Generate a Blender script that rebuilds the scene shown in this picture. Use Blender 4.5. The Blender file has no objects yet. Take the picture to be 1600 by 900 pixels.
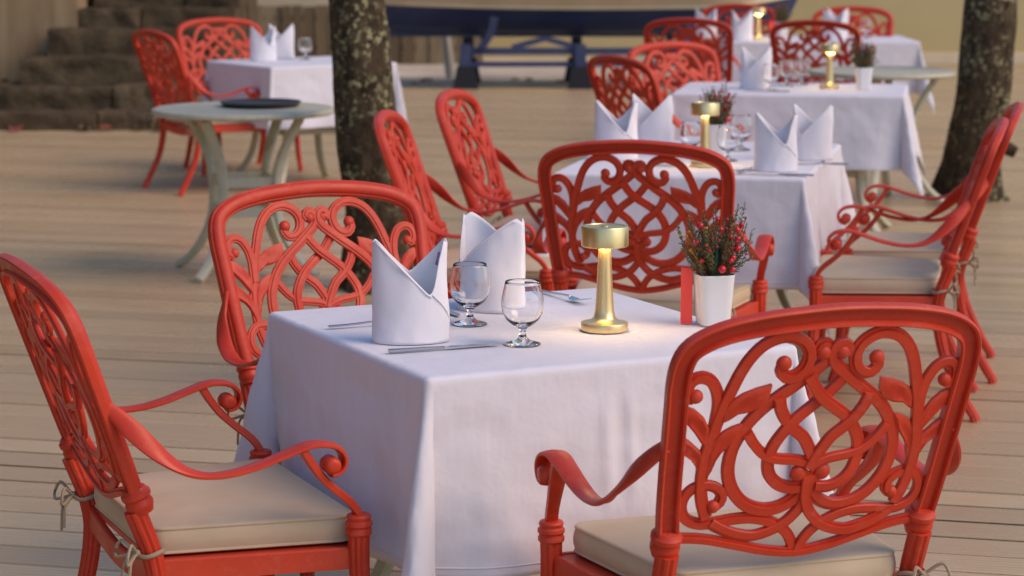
import bpy, bmesh, math, random
from mathutils import Vector, Matrix, noise
random.seed(7)
PI = math.pi
sc = bpy.context.scene
COL = sc.collection

# ------------------------------------------------------------------ helpers
class MB:
    """collects geometry that becomes ONE mesh object"""
    def __init__(s): s.v = []; s.f = []
    def add(s, vs, fs):
        o = len(s.v); s.v += [tuple(p) for p in vs]; s.f += [tuple(i + o for i in f) for f in fs]
    def box(s, lo, hi):
        x0, y0, z0 = lo; x1, y1, z1 = hi
        s.add([(x0,y0,z0),(x1,y0,z0),(x1,y1,z0),(x0,y1,z0),(x0,y0,z1),(x1,y0,z1),(x1,y1,z1),(x0,y1,z1)],
              [(0,3,2,1),(4,5,6,7),(0,1,5,4),(1,2,6,5),(2,3,7,6),(3,0,4,7)])
    def sweep(s, pts, prof, N, scale=None, closed=False, caps=True):
        """prof: list of (b, n); N: reference normal, one vector or one per point"""
        P = [Vector(p) for p in pts]; n = len(P); m = len(prof); vs = []
        for i in range(n):
            if closed: T = P[(i+1) % n] - P[i-1]
            else: T = P[min(i+1, n-1)] - P[max(i-1, 0)]
            T.normalize()
            ref = Vector(N[i] if isinstance(N, list) else N)
            nn = ref - T * ref.dot(T)
            if nn.length < 1e-6: nn = T.orthogonal()
            nn.normalize(); b = T.cross(nn)
            sx, sy = (1, 1) if scale is None else (scale[i] if isinstance(scale[i], tuple) else (scale[i], scale[i]))
            for (pb, pn) in prof: vs.append(P[i] + b * pb * sx + nn * pn * sy)
        fs = []
        for i in range(n if closed else n - 1):
            a, c = i * m, ((i + 1) % n) * m
            for j in range(m):
                k = (j + 1) % m
                fs.append((a + j, a + k, c + k, c + j))
        if caps and not closed:
            fs.append(tuple(range(m))[::-1]); fs.append(tuple(range((n-1)*m, n*m)))
        s.add(vs, fs)
    def tube(s, pts, r, seg=8, N=(0.13, 0.21, 0.97), caps=True, closed=False):
        prof = [(math.cos(2*PI*k/seg), math.sin(2*PI*k/seg)) for k in range(seg)]
        rr = r if isinstance(r, list) else [r] * len(pts)
        s.sweep(pts, prof, N, [(q, q) for q in rr], closed, caps)
    def lathe(s, prof, seg=24, at=(0,0,0), reed=None, cap=True, closed=False):
        """prof: (r, z) from bottom to top"""
        vs = []; fs = []; m = len(prof)
        for (r, z) in prof:
            for k in range(seg):
                a = 2*PI*k/seg; q = r
                if reed and reed[0] <= z <= reed[1]: q = r * (1 if k % 2 else reed[2])
                vs.append((at[0] + q*math.cos(a), at[1] + q*math.sin(a), at[2] + z))
        for i in range(m if closed else m-1):
            for k in range(seg):
                l = (k+1) % seg; i2 = (i+1) % m
                fs.append((i*seg+k, i*seg+l, i2*seg+l, i2*seg+k))
        if cap and not closed:
            fs.append(tuple(range(seg))[::-1]); fs.append(tuple(range((m-1)*seg, m*seg)))
        s.add(vs, fs)
    def ball(s, c, r, M=None, seg=12, rings=8):
        rx, ry, rz = (r, r, r) if not isinstance(r, tuple) else r
        vs = [Vector((0, 0, -rz))]
        for i in range(1, rings):
            t = -PI/2 + PI*i/rings
            for k in range(seg):
                a = 2*PI*k/seg
                vs.append(Vector((rx*math.cos(t)*math.cos(a), ry*math.cos(t)*math.sin(a), rz*math.sin(t))))
        vs.append(Vector((0, 0, rz)))
        fs = []
        for k in range(seg): fs.append((0, 1+(k+1) % seg, 1+k))
        for i in range(rings-2):
            for k in range(seg):
                a = 1+i*seg; l = (k+1) % seg
                fs.append((a+k, a+l, a+seg+l, a+seg+k))
        a = 1+(rings-2)*seg; t = len(vs)-1
        for k in range(seg): fs.append((a+k, a+(k+1) % seg, t))
        if M is not None: vs = [M @ v for v in vs]
        s.add([v + Vector(c) for v in vs], fs)
    def build(s, name, mat, parent=None, sharp=40, smooth=True):
        me = bpy.data.meshes.new(name)
        me.from_pydata(s.v, [], s.f); me.update()
        bm = bmesh.new(); bm.from_mesh(me)
        bmesh.ops.recalc_face_normals(bm, faces=bm.faces); bm.to_mesh(me); bm.free()
        if smooth:
            for p in me.polygons: p.use_smooth = True
            if sharp: me.set_sharp_from_angle(angle=math.radians(sharp))
        if mat: me.materials.append(mat)
        o = bpy.data.objects.new(name, me); COL.objects.link(o)
        if parent is not None: o.parent = parent
        return o

def tag(o, label=None, cat=None, group=None, kind=None):
    if label: o['label'] = label
    if cat: o['category'] = cat
    if group: o['group'] = group
    if kind: o['kind'] = kind
    return o
def empty(name, loc=(0,0,0), rz=0):
    o = bpy.data.objects.new(name, None); COL.objects.link(o)
    o.location = loc; o.rotation_euler = (0, 0, rz); o.empty_display_size = .1
    return o
def kids(o): return [c for c in bpy.data.objects if c.parent == o]
def copy_tree(o, parent=None):
    c = o.copy(); COL.objects.link(c)
    if parent is not None: c.parent = parent
    for k in kids(o): copy_tree(k, c)
    return c
def place(o, loc, rz, label, group=None):
    o.location = loc; o.rotation_euler = (0, 0, rz); o['label'] = label
    if group: o['group'] = group
    return o
def cat(pts, step):
    """Catmull-Rom through pts, resampled roughly every step"""
    P = [Vector(p) for p in pts]; out = []
    Q = [2*P[0]-P[1]] + P + [2*P[-1]-P[-2]]
    for i in range(1, len(Q)-2):
        a, b, c, d = Q[i-1:i+3]; n = max(1, int(round((c-b).length/step)))
        for k in range(n):
            t = k/n
            out.append(.5*((2*b)+(c-a)*t+(2*a-5*b+4*c-d)*t*t+(3*b-a-3*c+d)*t**3))
    out.append(P[-1].copy())
    return out

# ------------------------------------------------------------------ materials
def mat(name, base=(.5,.5,.5), rough=.5, metal=0, spec=.5, **kw):
    m = bpy.data.materials.new(name); m.use_nodes = True
    b = m.node_tree.nodes['Principled BSDF']
    b.inputs['Base Color'].default_value = (*base, 1)
    b.inputs['Roughness'].default_value = rough
    b.inputs['Metallic'].default_value = metal
    b.inputs['Specular IOR Level'].default_value = spec
    for k, v in kw.items(): b.inputs[k.replace('_', ' ')].default_value = v
    return m
def nd(m, t, **kw):
    n = m.node_tree.nodes.new(t)
    for k, v in kw.items():
        if k in n.inputs: n.inputs[k].default_value = v
        else: setattr(n, k, v)
    return n
def lk(m, a, b): m.node_tree.links.new(a, b)
def bsdf(m): return m.node_tree.nodes['Principled BSDF']
def coords(m, scale=(1,1,1), kind='Object'):
    tc = nd(m, 'ShaderNodeTexCoord'); mp = nd(m, 'ShaderNodeMapping')
    mp.inputs['Scale'].default_value = scale
    lk(m, tc.outputs[kind], mp.inputs['Vector']); return mp.outputs['Vector']
def noise_tex(m, vec, scale, detail=4, rough=.55):
    n = nd(m, 'ShaderNodeTexNoise'); n.inputs['Scale'].default_value = scale
    n.inputs['Detail'].default_value = detail; n.inputs['Roughness'].default_value = rough
    lk(m, vec, n.inputs['Vector']); return n.outputs['Fac']
def ramp(m, fac, stops):
    r = nd(m, 'ShaderNodeValToRGB'); e = r.color_ramp.elements
    while len(e) < len(stops): e.new(.5)
    for el, (p, c) in zip(e, stops): el.position = p; el.color = (*c, 1) if len(c) == 3 else c
    lk(m, fac, r.inputs['Fac']); return r.outputs['Color']
def mix(m, fac, a, b, mode='MIX'):
    n = nd(m, 'ShaderNodeMix', data_type='RGBA', blend_type=mode)
    for sock, v in ((n.inputs[0], fac), (n.inputs[6], a), (n.inputs[7], b)):
        if hasattr(v, 'links'): lk(m, v, sock)
        elif isinstance(v, (int, float)): sock.default_value = v
        else: sock.default_value = (*v, 1)
    return n.outputs[2]
def bump(m, h, strength, dist=.01, prev=None):
    b = nd(m, 'ShaderNodeBump'); b.inputs['Strength'].default_value = strength; b.inputs['Distance'].default_value = dist
    lk(m, h, b.inputs['Height'])
    if prev is not None: lk(m, prev, b.inputs['Normal'])
    return b.outputs['Normal']

M = {}
# painted cast metal, chalky where worn
m = M['red'] = mat('red_paint', (.5,.03,.02), .33, spec=.38)
v = coords(m); n1 = noise_tex(m, v, 9, 5); n2 = noise_tex(m, v, 70, 4, .65); n3 = noise_tex(m, v, 260, 2); n4 = noise_tex(m, v, 16, 3)
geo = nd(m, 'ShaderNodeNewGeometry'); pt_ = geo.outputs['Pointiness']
c = ramp(m, n1, [(.3, (.48,.029,.0105)), (.7, (.60,.042,.014))])
a_ = nd(m, 'ShaderNodeMath', operation='MULTIPLY')
lk(m, ramp(m, n2, [(.46, (0,)*3), (.66, (1,)*3)]), a_.inputs[0]); lk(m, ramp(m, n4, [(.46, (0,)*3), (.70, (.42,)*3)]), a_.inputs[1])
c = mix(m, a_.outputs[0], c, (.60,.15,.10))                                             # chalking
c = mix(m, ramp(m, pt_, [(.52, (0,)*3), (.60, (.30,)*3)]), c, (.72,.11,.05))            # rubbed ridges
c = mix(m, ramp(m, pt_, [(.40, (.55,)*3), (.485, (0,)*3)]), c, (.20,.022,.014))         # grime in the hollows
lk(m, c, bsdf(m).inputs['Base Color'])
r = ramp(m, n4, [(.3, (.33,)*3), (.7, (.56,)*3)]); lk(m, r, bsdf(m).inputs['Roughness'])
lk(m, bump(m, n2, .10, .003, bump(m, n3, .12, .002)), bsdf(m).inputs['Normal'])

m = M['cushion'] = mat('cushion_canvas', (.40,.33,.25), .85, spec=.2)
v = coords(m); n1 = noise_tex(m, v, 5, 4); n2 = noise_tex(m, v, 700, 2)
c = ramp(m, n1, [(.3, (.54,.42,.28)), (.7, (.64,.51,.355))]); lk(m, c, bsdf(m).inputs['Base Color'])
lk(m, bump(m, n2, .25, .001, bump(m, noise_tex(m, v, 14, 3), .25, .008)), bsdf(m).inputs['Normal'])
M['tie'] = mat('cotton_tie', (.36,.29,.20), .9, spec=.2)

def cloth_mat(name, base, fold=.006):
    m = mat(name, base, .85, spec=.15)
    bsdf(m).inputs['Sheen Weight'].default_value = .15
    v = coords(m); n2 = noise_tex(m, v, 900, 1); n3 = noise_tex(m, v, 3.2, 5, .6)
    w = coords(m, (2.2, 2.2, .5)); n4 = noise_tex(m, w, 5, 3)
    k = nd(m, 'ShaderNodeTexNoise', noise_type='RIDGED_MULTIFRACTAL'); k.inputs['Scale'].default_value = 2.6; k.inputs['Detail'].default_value = 3
    lk(m, v, k.inputs['Vector'])
    b = bump(m, n3, .5, fold*3); b = bump(m, n4, .4, fold*2, b); b = bump(m, k.outputs['Fac'], .10, fold, b); b = bump(m, n2, .2, .0006, b)
    lk(m, b, bsdf(m).inputs['Normal'])
    return m
M['cloth'] = cloth_mat('white_tablecloth', (.73,.71,.765))
M['napkin'] = cloth_mat('white_napkin', (.80,.785,.835), .003)
M['tag'] = mat('napkin_tag', (.35,.25,.5), .8)

m = M['green_metal'] = mat('sage_paint', (.42,.44,.37), .45)
v = coords(m); n1 = noise_tex(m, v, 12, 5)
c = ramp(m, n1, [(.35, (.47,.46,.34)), (.55, (.54,.52,.40)), (.75, (.42,.37,.26))]); lk(m, c, bsdf(m).inputs['Base Color'])
lk(m, bump(m, noise_tex(m, v, 150, 2), .15, .002), bsdf(m).inputs['Normal'])

m = M['gold'] = mat('brushed_brass', (.84,.65,.33), .36, 1)
v = coords(m, (1,1,140)); lk(m, bump(m, noise_tex(m, v, 9, 3), .06, .002), bsdf(m).inputs['Normal'])
M['lamp_glow'] = mat('lamp_diffuser', (.9,.8,.6), .5)
bsdf(M['lamp_glow']).inputs['Emission Color'].default_value = (1,.62,.2,1)
bsdf(M['lamp_glow']).inputs['Emission Strength'].default_value = 80
m = M['steel'] = mat('cutlery_steel', (.55,.55,.57), .2, 1)
m = M['glass'] = mat('clear_glass', (1,1,1), .0, IOR=1.45); bsdf(m).inputs['Transmission Weight'].default_value = 1
m = M['ceramic'] = mat('white_ceramic', (.78,.76,.74), .22)
v = coords(m); lk(m, bump(m, noise_tex(m, v, 25, 2), .05, .003), bsdf(m).inputs['Normal'])
M['card'] = mat('red_card', (.86,.085,.07), .6, spec=.3)
m = M['leaf'] = mat('needle_green', (.05,.075,.03), .6)
gi = nd(m, 'ShaderNodeNewGeometry')
c = ramp(m, gi.outputs['Random Per Island'], [(.0, (.045,.085,.025)), (.5, (.10,.155,.045)), (.8, (.19,.165,.06)), (1, (.27,.12,.06))]); lk(m, c, bsdf(m).inputs['Base Color'])
M['stalk'] = mat('brown_stalk', (.16,.09,.05), .7)
M['broad'] = mat('broad_leaf', (.015,.06,.025), .4)
M['berry'] = mat('red_berry', (.52,.012,.022), .2)
M['bud'] = mat('dark_red_bud', (.42,.05,.055), .6)
M['yellow'] = mat('yellow_petal', (.6,.33,.03), .6)
M['soil'] = mat('vase_filling', (.04,.03,.02), .9)
m = M['tray'] = mat('dark_tray', (.035,.028,.025), .4)
v = coords(m); lk(m, bump(m, noise_tex(m, v, 80, 2), .1, .002), bsdf(m).inputs['Normal'])

# deck boards
m = M['deck'] = mat('painted_boards', (.4,.34,.28), .4, spec=.5)
AD = math.radians(-14)
tc = nd(m, 'ShaderNodeTexCoord'); mp = nd(m, 'ShaderNodeMapping'); mp.inputs['Rotation'].default_value = (0,0,-AD)
lk(m, tc.outputs['Object'], mp.inputs['Vector'])
mp2 = nd(m, 'ShaderNodeMapping'); mp2.inputs['Scale'].default_value = (.6, 14, 1); lk(m, mp.outputs['Vector'], mp2.inputs['Vector'])
g = nd(m, 'ShaderNodeNewGeometry'); rnd = g.outputs['Random Per Island']
grain = noise_tex(m, mp2.outputs['Vector'], 5, 6, .65); blot = noise_tex(m, mp.outputs['Vector'], 1.7, 5, .6); fine = noise_tex(m, mp2.outputs['Vector'], 40, 3)
c = ramp(m, rnd, [(0, (.54,.39,.225)), (.5, (.63,.46,.265)), (1, (.72,.54,.32))])
c = mix(m, ramp(m, grain, [(.35, (0,)*3), (.75, (.45,)*3)]), c, (.42,.305,.175))
c = mix(m, ramp(m, blot, [(.45, (0,)*3), (.75, (.5,)*3)]), c, (.44,.32,.175))
sp = nd(m, 'ShaderNodeSeparateXYZ'); lk(m, mp.outputs['Vector'], sp.inputs[0])
sn = nd(m, 'ShaderNodeMath', operation='SINE'); ml = nd(m, 'ShaderNodeMath', operation='MULTIPLY'); ml.inputs[1].default_value = 2*PI/.0225
lk(m, sp.outputs['Y'], ml.inputs[0]); lk(m, ml.outputs[0], sn.inputs[0])
gr = ramp(m, sn.outputs[0], [(.0, (0,)*3), (.35, (1,)*3)])
c = mix(m, ramp(m, sn.outputs[0], [(.0, (.22,)*3), (.25, (0,)*3)]), c, (.20,.145,.085)); lk(m, c, bsdf(m).inputs['Base Color'])
lk(m, ramp(m, blot, [(.3, (.16,)*3), (.7, (.42,)*3)]), bsdf(m).inputs['Roughness'])
lk(m, bump(m, gr, .35, .0025, bump(m, fine, .18, .002, bump(m, grain, .25, .004))), bsdf(m).inputs['Normal'])

M['edge'] = mat('dirty_shaded_board_edge', (.045,.034,.026), .9, spec=.1)  # board sides: dirt plus the shade of the gaps put into one dark colour
m = M['sand'] = mat('pale_sand', (.42,.36,.27), .9)
v = coords(m); n1 = noise_tex(m, v, 2.2, 6); n2 = noise_tex(m, v, 40, 3)
c = ramp(m, n1, [(.3, (.46,.40,.32)), (.7, (.62,.55,.45))]); lk(m, c, bsdf(m).inputs['Base Color'])
lk(m, bump(m, n2, .5, .02, bump(m, n1, .4, .1)), bsdf(m).inputs['Normal'])
m = M['bark'] = mat('lichen_bark', (.05,.04,.03), .9, spec=.2)
v = coords(m, (1,1,.55)); v1 = coords(m)
n1 = noise_tex(m, v, 22, 6, .65); n2 = noise_tex(m, v1, 34, 4, .6); n3 = noise_tex(m, v1, 4.5, 3)
c = ramp(m, n1, [(.32, (.018,.012,.007)), (.56, (.075,.052,.030)), (.78, (.15,.108,.066))])
lich = nd(m, 'ShaderNodeMath', operation='MULTIPLY')
lk(m, ramp(m, n2, [(.54, (0,)*3), (.60, (1,)*3)]), lich.inputs[0]); lk(m, ramp(m, n3, [(.42, (0,)*3), (.58, (.9,)*3)]), lich.inputs[1])
c = mix(m, lich.outputs[0], c, (.36,.35,.19))
c = mix(m, ramp(m, noise_tex(m, v1, 30, 3), [(.68, (0,)*3), (.72, (.7,)*3)]), c, (.27,.28,.19)); lk(m, c, bsdf(m).inputs['Base Color'])
lk(m, bump(m, n1, .8, .03), bsdf(m).inputs['Normal'])
m = M['stone'] = mat('dark_stone', (.08,.07,.055), .85, spec=.2)
v = coords(m); g = nd(m, 'ShaderNodeNewGeometry'); n1 = noise_tex(m, v, 6, 6, .65); n2 = noise_tex(m, v, 1.3, 3)
c = ramp(m, g.outputs['Random Per Island'], [(0, (.10,.070,.040)), (.6, (.13,.096,.056)), (1, (.18,.135,.08))])
c = mix(m, ramp(m, n1, [(.35, (0,)*3), (.7, (.8,)*3)]), c, (.040,.029,.017))
c = mix(m, ramp(m, n2, [(.5, (0,)*3), (.7, (.4,)*3)]), c, (.09,.085,.045)); lk(m, c, bsdf(m).inputs['Base Color'])
lk(m, bump(m, n1, .9, .05), bsdf(m).inputs['Normal'])
m = M['plaster'] = mat('olive_plaster', (.30,.25,.14), .9, spec=.2)
v = coords(m); n1 = noise_tex(m, v, .8, 5)
c = ramp(m, n1, [(.3, (.48,.385,.19)), (.7, (.54,.44,.23))]); lk(m, c, bsdf(m).inputs['Base Color'])
lk(m, bump(m, noise_tex(m, v, 30, 3), .3, .01), bsdf(m).inputs['Normal'])
m = M['tanwall'] = mat('tan_wall', (.33,.24,.14), .9, spec=.2)
v = coords(m, (3,1,.4)); n1 = noise_tex(m, v, 3, 5)
c = ramp(m, n1, [(.3, (.26,.18,.10)), (.7, (.40,.30,.18))]); lk(m, c, bsdf(m).inputs['Base Color'])
m = M['bank'] = mat('blocker_earth', (.14,.095,.055), .95, spec=.1)
v = coords(m); n1 = noise_tex(m, v, 1.5, 6)
c = ramp(m, n1, [(.35, (.17,.115,.065)), (.6, (.10,.085,.04))]); lk(m, c, bsdf(m).inputs['Base Color'])
m = M['fence'] = mat('weathered_planks', (.2,.15,.09), .85, spec=.2)
g = nd(m, 'ShaderNodeNewGeometry'); v = coords(m, (8,1,.7)); n1 = noise_tex(m, v, 4, 5, .7)
c = ramp(m, g.outputs['Random Per Island'], [(0, (.13,.095,.055)), (.5, (.24,.175,.10)), (1, (.32,.25,.15))])
c = mix(m, ramp(m, n1, [(.4, (0,)*3), (.75, (.7,)*3)]), c, (.10,.085,.06)); lk(m, c, bsdf(m).inputs['Base Color'])
m = M['navy'] = mat('navy_hull', (.010,.016,.045), .35)
v = coords(m); c = ramp(m, noise_tex(m, v, 3, 5), [(.3, (.020,.036,.13)), (.7, (.036,.056,.165))]); lk(m, c, bsdf(m).inputs['Base Color'])
m = M['cream'] = mat('cream_gelcoat', (.66,.54,.36), .4)
v = coords(m); c = ramp(m, noise_tex(m, v, 4, 4), [(.3, (.62,.50,.33)), (.7, (.70,.58,.40))]); lk(m, c, bsdf(m).inputs['Base Color'])
m = M['cradle'] = mat('cradle_paint', (.022,.032,.07), .6)
v = coords(m); c = ramp(m, noise_tex(m, v, 9, 4), [(.35, (.028,.046,.13)), (.75, (.06,.075,.14))]); lk(m, c, bsdf(m).inputs['Base Color'])
M['rubber'] = mat('black_block', (.012,.013,.018), .8)
M['whitepost'] = mat('white_post', (.6,.58,.54), .6)
M['redleaf'] = mat('fallen_red_leaf', (.22,.05,.03), .8)
M['brownleaf'] = mat('fallen_brown_leaf', (.14,.08,.04), .8)

# ------------------------------------------------------------------ armchair
ZC = .509; KR = .349; CA = 1/math.sqrt(1+KR*KR); SA = KR*CA
def pan(u, v, n=0):
    """back panel: u across, v up the slope from the collar, n towards the sitter (metres)"""
    y = -v*SA + n*CA + .22*u*u; z = ZC + v*CA + n*SA
    return Vector((u, y, z))
NP = Vector((0, CA, SA))
STR = {
 'stem': ([(-84,330),(-88,319),(-78,306),(-61,307),(-46,322),(-42,345),(-53,367),(-77,380),(-102,379),(-126,367),(-145,345),(-159,316),(-170,282),(-178,256),(-183,233),(-187,210),(-191,190),(-195,167),(-196,138),(-194,104),(-188,73),(-176,40)], 18),
 'curl': ([(-229,276),(-237,271),(-244,280),(-244,297),(-237,308),(-223,312),(-206,304),(-193,283),(-187,257),(-187,231),(-188,204)], 17),
 'loop': ([(-20,346),(-26,354),(-18,362),(-6,357),(-3,341),(-11,325),(-29,309),(-55,287),(-86,263),(-112,239),(-130,215),(-142,190),(-149,166),(-150,133),(-142,102),(-125,75),(-104,57),(-77,47),(-50,48),(-27,59),(-11,76),(-7,96),(-10,109),(-20,117)], 19),
 'waist': ([(-82,267),(-77,247),(-65,226),(-46,205),(-26,188),(-13,168),(-3,149),(6,128)], 18),
 'cross': ([(36,306),(22,284),(5,264),(-21,244),(-45,225),(-65,202),(-79,175),(-82,148),(-75,119),(-58,98),(-36,88),(-12,88)], 18),
 'link': ([(-128,202),(-114,181),(-97,163),(-80,153),(-60,148),(-36,145),(-11,138),(6,128)], 15),
 'arc': ([(4,112),(3,82),(-2,58),(-12,38),(-30,18),(-54,4),(-87,-4),(-121,3),(-147,15),(-168,28)], 17),
 'swag': ([(-165,60),(-156,67),(-154,82),(-164,95),(-184,102),(-205,98),(-219,81),(-221,58),(-210,38),(-187,27),(-160,27),(-131,31),(-97,32),(-66,25),(-40,12),(-20,-6),(-8,-26),(-4,-40)], 16),
}
RAIL = [(-242,4),(-219,3),(-188,0),(-158,-6),(-112,-19),(-58,-34),(0,-42),(58,-34),(112,-19),(158,-6),(188,0),(219,3),(242,4)]
LEAVES = [[(-176,225),(-176,247),(-167,264),(-148,278),(-125,287),(-100,293),(-101,270),(-112,252),(-132,243),(-153,240),(-167,229)],
 [(-250,262),(-227,253),(-210,238),(-198,217),(-192,193),(-195,172),(-209,190),(-222,208),(-235,223),(-250,240)],
 [(-247,208),(-224,190),(-206,173),(-196,153),(-193,125),(-199,118),(-209,141),(-221,157),(-247,176)],
 [(-140,221),(-149,196),(-160,179),(-171,165),(-180,148),(-187,120),(-193,134),(-193,164),(-185,190),(-172,207),(-157,216)]]
BALLS = [(-85,331,14),(-229,277,12.5),(-17,347,13.5),(-167,61,12),(-22,116,16)]
FRAME = [(-240,0),(-247,60),(-252,120),(-257,190),(-262,261),(-265,305),(-262,344),(-247,371),(-204,394),(-140,408),(-70,415),(0,418)]
def strand_prof(w, t):
    q = [(-.5,.0),(-.5,.18),(-.44,.29),(-.27,.30),(-.2,.46),(0,.5),(.2,.46),(.27,.30),(.44,.29),(.5,.18)]
    q += [(-a, -b) for a, b in q[1:-1]][0:0]
    top = q; bot = [(.5,-.16),(.475,-.24),(.22,-.24),(.18,-.50),(-.42,-.50),(-.49,-.40),(-.5,-.16)]
    return [(a*w, b*t) for a, b in top + bot]
def make_chair():
    root = empty('armchair')
    tag(root, 'red armchair', 'chair', 'red cast metal armchairs')
    # scrolled ornament of the back
    b = MB()
    depth = {'stem': -.001, 'curl': .001, 'loop': .002, 'waist': -.0035, 'cross': -.0015, 'link': -.003, 'arc': -.001, 'swag': .0015}
    for nme, (pts, w) in STR.items():
        for sgn in (1, -1):
            P2 = cat([(sgn*x/1000, y/1000, 0) for x, y in pts], .007)
            off = depth[nme] + (.0022 if sgn > 0 else -.0006)
            n = len(P2)
            if nme == 'cross':      # woven over and under
                P3 = [pan(p.x, p.y, off + .004*math.sin(i/n*PI*3 + (0 if sgn > 0 else PI))) for i, p in enumerate(P2)]
            else: P3 = [pan(p.x, p.y, off) for p in P2]
            b.sweep(P3, strand_prof(w*1.25/1000, .0135), NP)
    P3 = [pan(p.x, p.y, 0) for p in cat([(x/1000, y/1000, 0) for x, y in RAIL], .01)]
    b.sweep(P3, strand_prof(.017, .016), NP)
    for (x, y, r) in BALLS:
        for sgn in (1, -1):
            Mx = Matrix(((1,0,0),(0,CA,SA),(0,-SA,CA))).transposed()
            b.ball(pan(sgn*x/1000, y/1000, 0), (r/1000, .0105, r/1000), Matrix(((1,0,0),(0,CA,-SA),(0,SA,CA))), 12, 8)
    for L in LEAVES:
        for sgn in (1, -1):
            O = [(sgn*x/1000, y/1000) for x, y in L]; n = len(O)
            cx = sum(p[0] for p in O)/n; cy = sum(p[1] for p in O)/n
            vs = []
            for side in (1, -1):
                for (x, y) in O: vs.append(pan(x, y, side*.0032))
                for (x, y) in O: vs.append(pan(cx+(x-cx)*.72, cy+(y-cy)*.72, side*.0062))
                for (x, y) in O: vs.append(pan(cx+(x-cx)*.35, cy+(y-cy)*.35, side*.0045))
                vs.append(pan(cx, cy, side*.0036))
            fs = []; S = 3*n+1
            for s_ in (0, S):
                for i in range(n):
                    j = (i+1) % n
                    fs += [(s_+i, s_+j, s_+n+j, s_+n+i), (s_+n+i, s_+n+j, s_+2*n+j, s_+2*n+i), (s_+2*n+i, s_+2*n+j, s_+3*n)]
            for i in range(n):
                j = (i+1) % n; fs.append((i, j, S+j, S+i))
            b.add(vs, fs)
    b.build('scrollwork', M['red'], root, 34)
    # frame: ridge in front, channel behind
    f = MB()
    half = FRAME; full = half + [(-x, y) for x, y in half[-2::-1]]
    P3 = [pan(p.x, p.y, 0) for p in cat([(x/1000, y/1000, 0) for x, y in full], .011)]
    prof = [(-.0195,-.011),(-.0165,-.0145),(-.0125,-.013),(-.0095,-.006),(.0095,-.006),(.0125,-.013),(.0165,-.0145),(.0195,-.011),(.0195,.001),(.0185,.0045),(.0165,.0060),(.0150,.0058),(.0135,.0095),(.0090,.0135),(.003,.0150),(-.003,.0150),(-.0090,.0135),(-.0135,.0095),(-.0150,.0058),(-.0165,.0060),(-.0185,.0045),(-.0195,.001)]
    f.sweep(P3, prof, NP)
    for sgn in (1, -1):
        c = pan(sgn*.240, 0, 0)
        ax = pan(sgn*.240, .1, 0) - pan(sgn*.241, 0, 0)
        rings = [(-.030,.021),(-.022,.0235),(-.018,.0255),(-.010,.0265),(-.006,.0245),(-.002,.0245),(.002,.0275),(.010,.0275),(.014,.0235),(.019,.021)]
        f.tube([c + ax*10*t for t, r in rings], [r for t, r in rings], 16)
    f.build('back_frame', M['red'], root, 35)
    # arms
    AP = [(.266,-.046,.684),(.281,-.024,.664),(.302,.005,.632),(.316,.045,.594),(.321,.085,.567),(.322,.125,.556),(.321,.17,.557),(.320,.22,.567),(.320,.27,.583),(.320,.31,.595),(.320,.34,.5955),(.320,.364,.588),(.320,.378,.572),(.320,.378,.554),(.320,.367,.541),(.320,.352,.538)]
    AN = [(1,-.1,.05),(1,-.15,.2),(.85,-.1,.4),(.55,.1,.75),(.25,.15,.95),(0,.05,1),(0,-.1,1),(0,-.25,1),(0,-.3,1),(0,-.15,1),(0,.2,1),(0,.6,.75),(0,1,.2),(0,1,-.4),(0,.4,-1),(0,-.3,-1)]
    ap = [(-.5,-.25),(-.5,.12),(-.42,.30),(-.2,.44),(0,.5),(.2,.44),(.42,.30),(.5,.12),(.5,-.25),(.4,-.42),(0,-.38),(-.4,-.42)]
    for sgn in (1, -1):
        a = MB()
        P = cat([(sgn*x, y, z) for x, y, z in AP], .009); Nn = cat([(sgn*x, y, z) for x, y, z in AN], 99)
        # normals resampled at the same parameter
        N2 = []; Q = [Vector((sgn*x, y, z)) for x, y, z in AP]
        for i in range(len(Q)-1):
            n = max(1, int(round((Q[i+1]-Q[i]).length/.009)))
            for k in range(n): N2.append((Vector((sgn*AN[i][0], AN[i][1], AN[i][2]))*(1-k/n) + Vector((sgn*AN[i+1][0], AN[i+1][1], AN[i+1][2]))*(k/n)).normalized())
        N2.append(Vector((sgn*AN[-1][0], AN[-1][1], AN[-1][2])))
        sca = []
        for i in range(len(P)):
            t = i/(len(P)-1)
            w = .024 + .012*t/.12 if t < .12 else .036 - .003*min(1, (t-.12)/.2) + .010*max(0, min(1, (t-.4)/.35))
            sca.append((w, .0115))
        a.sweep(P, ap, N2, sca)
        # rolled end
        a.tube([(sgn*(.320+dx), .354, .555) for dx in (-.0235,-.022,-.015,.015,.022,.0235)], [.007,.0125,.0165,.0165,.0125,.007], 14)
        a.build('armrest', M['red'], root, 50)
        s = MB()
        SP = [(.320,.300,.588),(.3195,.316,.562),(.316,.338,.532),(.309,.366,.505),(.301,.395,.480),(.2965,.412,.458),(.295,.417,.438)]
        P = cat([(sgn*x, y, z) for x, y, z in SP], .008)
        sq = [(-.5,-.4),(-.5,.3),(-.3,.5),(.3,.5),(.5,.3),(.5,-.4),(.3,-.5),(-.3,-.5)]
        sca = [(.034-.011*math.sin(min(1, i/(len(P)-1)*1.25)*PI/2), .015) for i in range(len(P))]
        s.sweep(P, sq, (0,.75,.65), sca)
        s.build('arm_support', M['red'], root, 40)
        # front leg with its turned collar and reeded top
        l = MB()
        rings = [(.452,.0165),(.450,.0215),(.446,.0235),(.441,.0215),(.4395,.0215),(.436,.0250),(.430,.0255),(.426,.0225),(.4245,.0225),(.421,.0245),(.414,.0245),(.410,.021)]
        l.lathe([(r, z) for z, r in rings[::-1]], 18, (sgn*.295,.417,0))
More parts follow.
